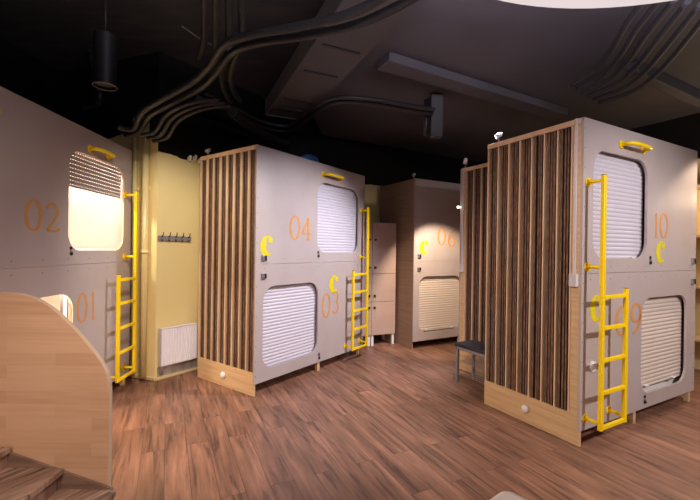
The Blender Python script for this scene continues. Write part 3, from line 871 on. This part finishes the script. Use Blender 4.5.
# grey soffit slab over the right half with its beams
soff = MB()
sp_ = [(-.35, 8.4), (-.55, 5.4), (.1, 2.2), (.3, -2.5), (8.5, -2.5), (8.5, 11)]
soff.add([(x, y, 3.42) for x, y in sp_] + [(x, y, 3.74) for x, y in sp_], [tuple(reversed(range(6))), tuple(range(6, 12))] + [(i, (i + 1) % 6, (i + 1) % 6 + 6, i + 6) for i in range(6)])
struct(soff.build('trim_2', M['ceil']), 'lowered dark grey ceiling slab over the right half')
def beam(p, q_, w_, h_, z, label, name='ceiling_beam'):
    p = Vector(p); q_ = Vector(q_); d = (q_ - p); L_ = d.length; d.normalize()
    o = MB().obox(((p.x + q_.x) / 2, (p.y + q_.y) / 2, z + h_ / 2), (d.x, d.y, 0), (-d.y, d.x, 0), (0, 0, 1), L_ / 2, w_ / 2, h_ / 2).build(name, M['ceil'], None, .01)
    return tag(o, label, 'beam')
b0, b1 = atz(383, 66, 3.33), atz(560, 118, 3.33)
beam((b0.x, b0.y), (b1.x, b1.y), .22, .09, 3.33, 'grey ceiling beam running right above the middle of the room')
b0, b1 = atz(632, 75, 3.3), atz(715, 112, 3.3)
beam((b0.x, b0.y), (b1.x, b1.y), .12, .12, 3.3, 'narrow grey ceiling beam above capsule 10')
# box drop with conduit
bx = atz(436, 113, 3.2)
bj = empty('drop_box', 'dark grey vertical drop box where the ceiling conduits end', 'box', (bx.x, bx.y, 2.9))
MB().box(-.07, .07, -.06, .06, 0, .5).build('body', M['duct'], bj, .005)
MB().tube([(-.12, 0, .02), (-.12, 0, .45)], .03, 10).build('pipe', M['black_tube'], bj)
# bundle of wavy cables top right
names = ['first', 'second', 'third', 'fourth', 'fifth', 'sixth']
for k in range(6):
    ox, oy = k * 9, k * 7
    cable([(650 + ox * 1.4, -6 + oy * .4, 3.2), (628 + ox, 22 + oy, 3.2), (612 + ox * .9, 50 + oy * .8, 3.2), (594 + ox * .8, 72 + oy * .6, 3.21), (572 + ox * .6, 86 + oy * .5, 3.22)],
          .022, names[k] + ' from left of the wavy cables hanging above capsule 10', 'cable', 'wavy cables above capsule 10', 'grey_cable')

# big round lamp at the top right
LP = (0.96, .436)
bl = empty('round_ceiling_lamp', 'huge round pinkish white lamp cut by the top edge', 'lamp', (LP[0], LP[1], 2.6))
M['lampglow'] = emis('lamp_diffuser', (.80, .68, .69, 1), .95)
mb = MB().tube([(0, 0, 0), (0, 0, .015)], 1.245, 96); mb.build('diffuser', M['lampglow'], bl)
mb = MB().tube([(0, 0, .016), (0, 0, .12)], 1.25, 96); mb.build('housing', M['enamel'], bl)
for k in range(3):
    a = k * 2 * PI / 3
    MB().tube([(math.cos(a) * .9, math.sin(a) * .9, .12), (math.cos(a) * .9, math.sin(a) * .9, 3.42 - 2.6)], .005, 6).build('suspension_rod', M['steel'], bl)

# small spotlights clamped on the capsules
def spotlet(loc, target, label, on=True, s=1.0):
    t = empty('spotlight', label, 'spotlight', loc, 0, 'small spotlights on the capsule tops')
    d = (Vector(target) - Vector(loc)).normalized()
    base = -.0
    MB().tube([(0, 0, 0), (0, 0, .11 * s)], .008, 8).disc((0, 0, 0), (0, 0, 1), .03 * s, .008).build('stand', M['grey_metal'], t)
    c = Vector((0, 0, .13 * s))
    MB().tube([c - d * .05 * s, c - d * .02 * s, c + d * .05 * s], .03, 16, radii=[.022 * s, .034 * s, .040 * s]).build('head', M['white'], t)
    MB().tube([c + d * .0502 * s, c + d * .053 * s], .034 * s, 16).build('lens', M['bulb'] if on else M['steel'], t)
def podpt(px, py, th, u, vv, z):
    return (px + u * math.sin(th) - vv * math.cos(th), py + u * math.cos(th) + vv * math.sin(th), z)
spotlet(podpt(RX, RY, RT, .06, .87, 2.6), (-.55, 4.3, 1.6), 'small white spotlight on the far slatted corner of capsule 10', True, .65)
spotlet((1.47, 4.93, 2.6), (1.6, 6.1, 1.4), 'small spotlight on top of the capsule that faces away', True, .7)
spotlet(podpt(.985, 5.9, RT, .06, .10, 2.64), (0, 4.5, 1.5), 'tiny spotlight on top of capsule 06', False, .6)
spotlet(podpt(CX, CY, CT, .06, .93, 2.6), (-2.5, 3.5, 1.5), 'small spotlight on the slatted corner of capsule 04, beside the yellow wall', False, .6)
gl = podpt(1.43, 5.0, RT, -.035, .0, 2.10)
g = MB().sphere((gl[0], gl[1], 2.10), .018, 12)
g.box(gl[0], gl[0] + .03, gl[1] - .008, gl[1] + .008, 2.092, 2.108)
tag(g.build('indicator_lamp', M['glow_warm']), 'tiny glowing lamp on the edge of the capsule that faces away', 'lamp')

# blue bag on capsule 04
bp = podpt(CX, CY, CT, 1.02, .17, 2.6)
mb = MB()
path = [Vector((-.17, 0, .035)), Vector((-.10, 0, .06)), Vector((0, 0, .075)), Vector((.09, 0, .07)), Vector((.13, 0, .045))]
mb.tube(smooth_path(path, 5), .04, 12, radii=[.02 + .022 * math.sin(PI * i / 20) + .004 * math.sin(i * 2.1) for i in range(21)])
mb.sphere((-.02, .04, .035), .06, 14, 0, (2.2, 1, .6))
b_ = mb.build('bag', M['blue']); b_.location = (bp[0], bp[1], bp[2] + .012); b_.rotation_euler = (0, 0, ang(CT))
tag(b_, 'crumpled blue bag lying on top of capsule 04', 'bag')
# foam lumps on the top of the yellow wall
for k, (s, dz) in enumerate(((.37, 0), (.44, .02), (.50, -.01))):
    P_ = on_rad(s, .03, 2.60 + dz)
    mb = MB().sphere((0, 0, 0), .03, 12, 0, (.9, .7, 1.1)); mb.sphere((.012, 0, .025), .02, 10)
    o = mb.build('foam_lump', M['plaster_white']); o.location = P_
    tag(o, ['left', 'middle', 'right'][k] + ' of three pale foam lumps high on the yellow wall', 'foam', 'foam lumps on the wall')

# pale stool at the bottom edge
so = atz(504, 494.5, .45)
stl = empty('stool', 'pale pinkish stool just cut by the bottom edge', 'stool', (so.x - .0, so.y - .165, 0), math.radians(38))
def rr_xy(hw, r, z, n=6): return [(x, y, z) for x, y in rrect(-hw, hw, -hw, hw, r, n)]
mb = MB(); rings = [rr_xy(.135, .05, .41), rr_xy(.15, .055, .42), rr_xy(.152, .055, .435), rr_xy(.145, .05, .45), rr_xy(.12, .04, .4525)]
n = len(rings[0])
mb.add([p for r_ in rings for p in r_], [(i * n + k, i * n + (k + 1) % n, (i + 1) * n + (k + 1) % n, (i + 1) * n + k) for i in range(4) for k in range(n)], 0, True)
mb.add(rings[-1], [tuple(range(n))]); mb.add(rings[0], [tuple(reversed(range(n)))])
mb.build('seat', M['pale_seat'], stl)
for sx in (-1, 1):
    for sy in (-1, 1):
        MB().tube([(sx * .11, sy * .11, .412), (sx * .135, sy * .135, 0)], .014, 10).build('leg', M['pale_seat'], stl)
